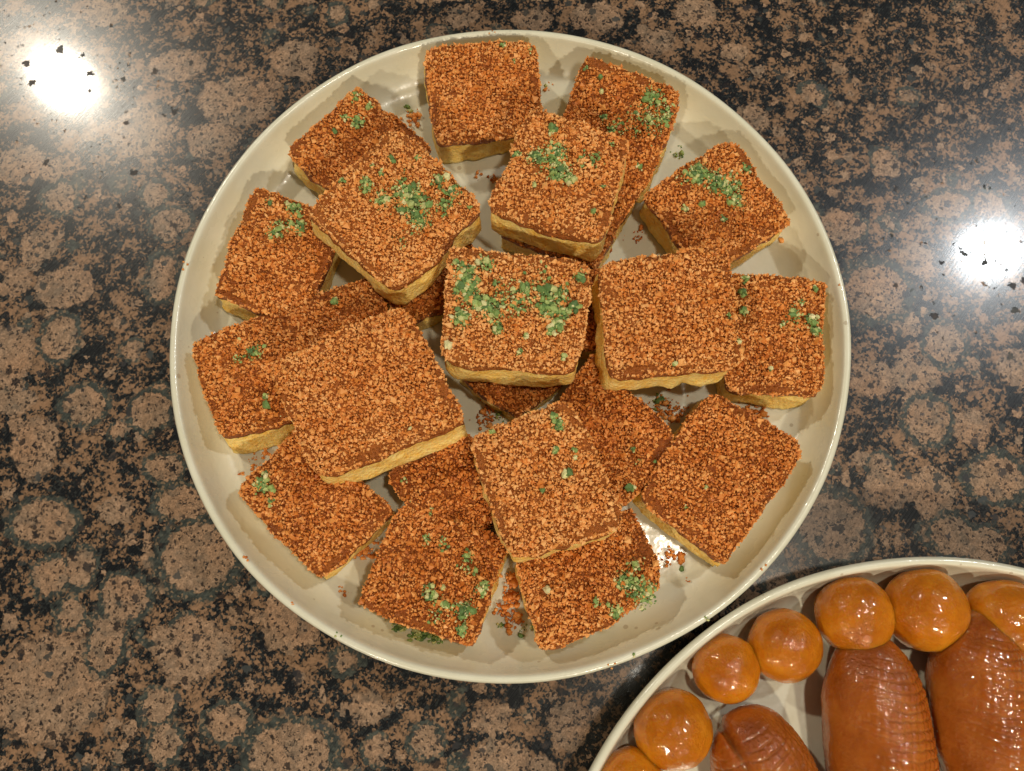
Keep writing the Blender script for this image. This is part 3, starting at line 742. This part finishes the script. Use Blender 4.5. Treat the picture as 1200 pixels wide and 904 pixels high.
def scored(k, label, tip, along, width, length, height, rot_cells, notch=False, smooth_side=1.0):
    """long syrup pastry, its skin pressed into a grid of little cushions"""
    D, F, T = uv_sphere(210, 300)
    D = D[:, [0, 2, 1]] * (1, 1, -1)                    # pole axis along y, tip at +y
    a, b, c = width / 2, length / 2, height / 2
    seed = 700 + 13 * k
    th = D[:, 1]
    fat = (1 - np.abs(th) ** 2.7) ** .5 / np.sqrt(np.maximum(1 - th ** 2, 1e-5))   # fuller than an ellipsoid
    V = np.stack([D[:, 0] * a * fat, th * b, D[:, 2] * c * fat], -1)
    N = D / np.array([a, b, c]); N /= np.linalg.norm(N, axis=1)[:, None]
    V += N * (1.1 * noise(V, .06, seed) + .5 * noise(V, .15, seed + 1))[:, None]
    # grid of cushions in surface coordinates
    ang = np.arctan2(D[:, 0], D[:, 2]) * (a + c) / 2
    y = V[:, 1]
    wx = .9 * noise(V, .13, seed + 2) + .45 * noise(V, .4, seed + 3); wy = 1.0 * noise(V, .12, seed + 4) + .45 * noise(V, .45, seed + 5)
    s = (ang * math.cos(rot_cells) + y * math.sin(rot_cells) + wx) / 3.0
    t = (-ang * math.sin(rot_cells) + y * math.cos(rot_cells) - .008 * ang ** 2 + wy) / 3.3
    gx = np.abs(s - np.round(s)); gy = np.abs(t - np.round(t))
    gap = .5 - np.maximum(np.minimum(.5, gx) * 1.0, gy)     # distance to the nearest groove
    gr = np.exp(-(.5 - gx) ** 2 / .016) * .75 + np.exp(-(.5 - gy) ** 2 / .016)
    gr = np.minimum(gr, 1.1)
    side = np.clip(.55 + smooth_side * ang / a * .55 + .35 * noise(V, .10, seed + 6), 0, 1)
    tipf = np.clip((1 - (y + b) / (2 * b)) * 5.0 - .35, 0, 1)
    mask = side * tipf
    V -= N * (gr * mask * .95)[:, None]
    V += N * (.10 * noise(V, .9, seed + 7) + .05 * noise(V, 2.2, seed + 8))[:, None]
    if notch:
        # the rolled flap: a deep crease down one flank, opening at the tip
        cr = np.exp(-((V[:, 0] + a * .52 + .12 * (V[:, 1] - b)) / 1.5) ** 2)
        V[:, 2] -= cr * np.clip((V[:, 1] - .25 * b) / (.6 * b), 0, 1) * 3.5 * (V[:, 2] > -c * .2)
        lo = np.clip((-V[:, 0] - a * .40) / (a * .3), 0, 1) * np.clip((V[:, 1] - .45 * b) / (.5 * b), 0, 1)
        V[:, 1] -= lo * b * .05
        V[:, 1] -= cr * np.clip((V[:, 1] - .5 * b) / (.5 * b), 0, 1) * 3.5
    V[:, 2] = np.maximum(V[:, 2], -.72 * c + .12 * (V[:, 2] + .72 * c))
    V[:, 2] -= V[:, 2].min()
    V[:, 1] -= b
    o = link('scored_pastry', V, [F, T], M['log'])
    o.location = (tip[0] * MM, tip[1] * MM, 5.05 * MM)
    o.rotation_euler[2] = along
    tag(o, label, 'pastry', group='scored syrup pastries on the second plate')

# ------------------------------------------------------------------ build
PLATE2 = np.array([162.4, -247.9, 155.0])
countertop()
plate('serving_plate', 0, 0, 140, 'large round cream plate heaped with brown cakes')
plate('serving_plate', PLATE2[0], PLATE2[1], PLATE2[2], 'round cream plate of syrup sweets, cut off at the lower right corner')
for k, (label, Q, thick, cl) in enumerate(CAKES):
    cake(k, label, Q, thick, cl)
loose_crumbs()
for k, (label, c, R) in enumerate(BALLS):
    ball(k, label, c, R)
scored(0, 'amber scored pastry with a notched flap, smallest of the three', (88.0, -148.5), math.radians(16), 39, 62, 31, math.radians(12), notch=True, smooth_side=.1)
scored(1, 'long amber scored pastry in the middle, smooth on its left flank', (137.0, -121.5), math.radians(2), 39.5, 82, 34, math.radians(-12), smooth_side=1.0)
scored(2, 'long dark amber scored pastry at the right edge, deepest grid marks', (178.5, -113.0), math.radians(3), 41, 84, 36, math.radians(-14), smooth_side=1.0)
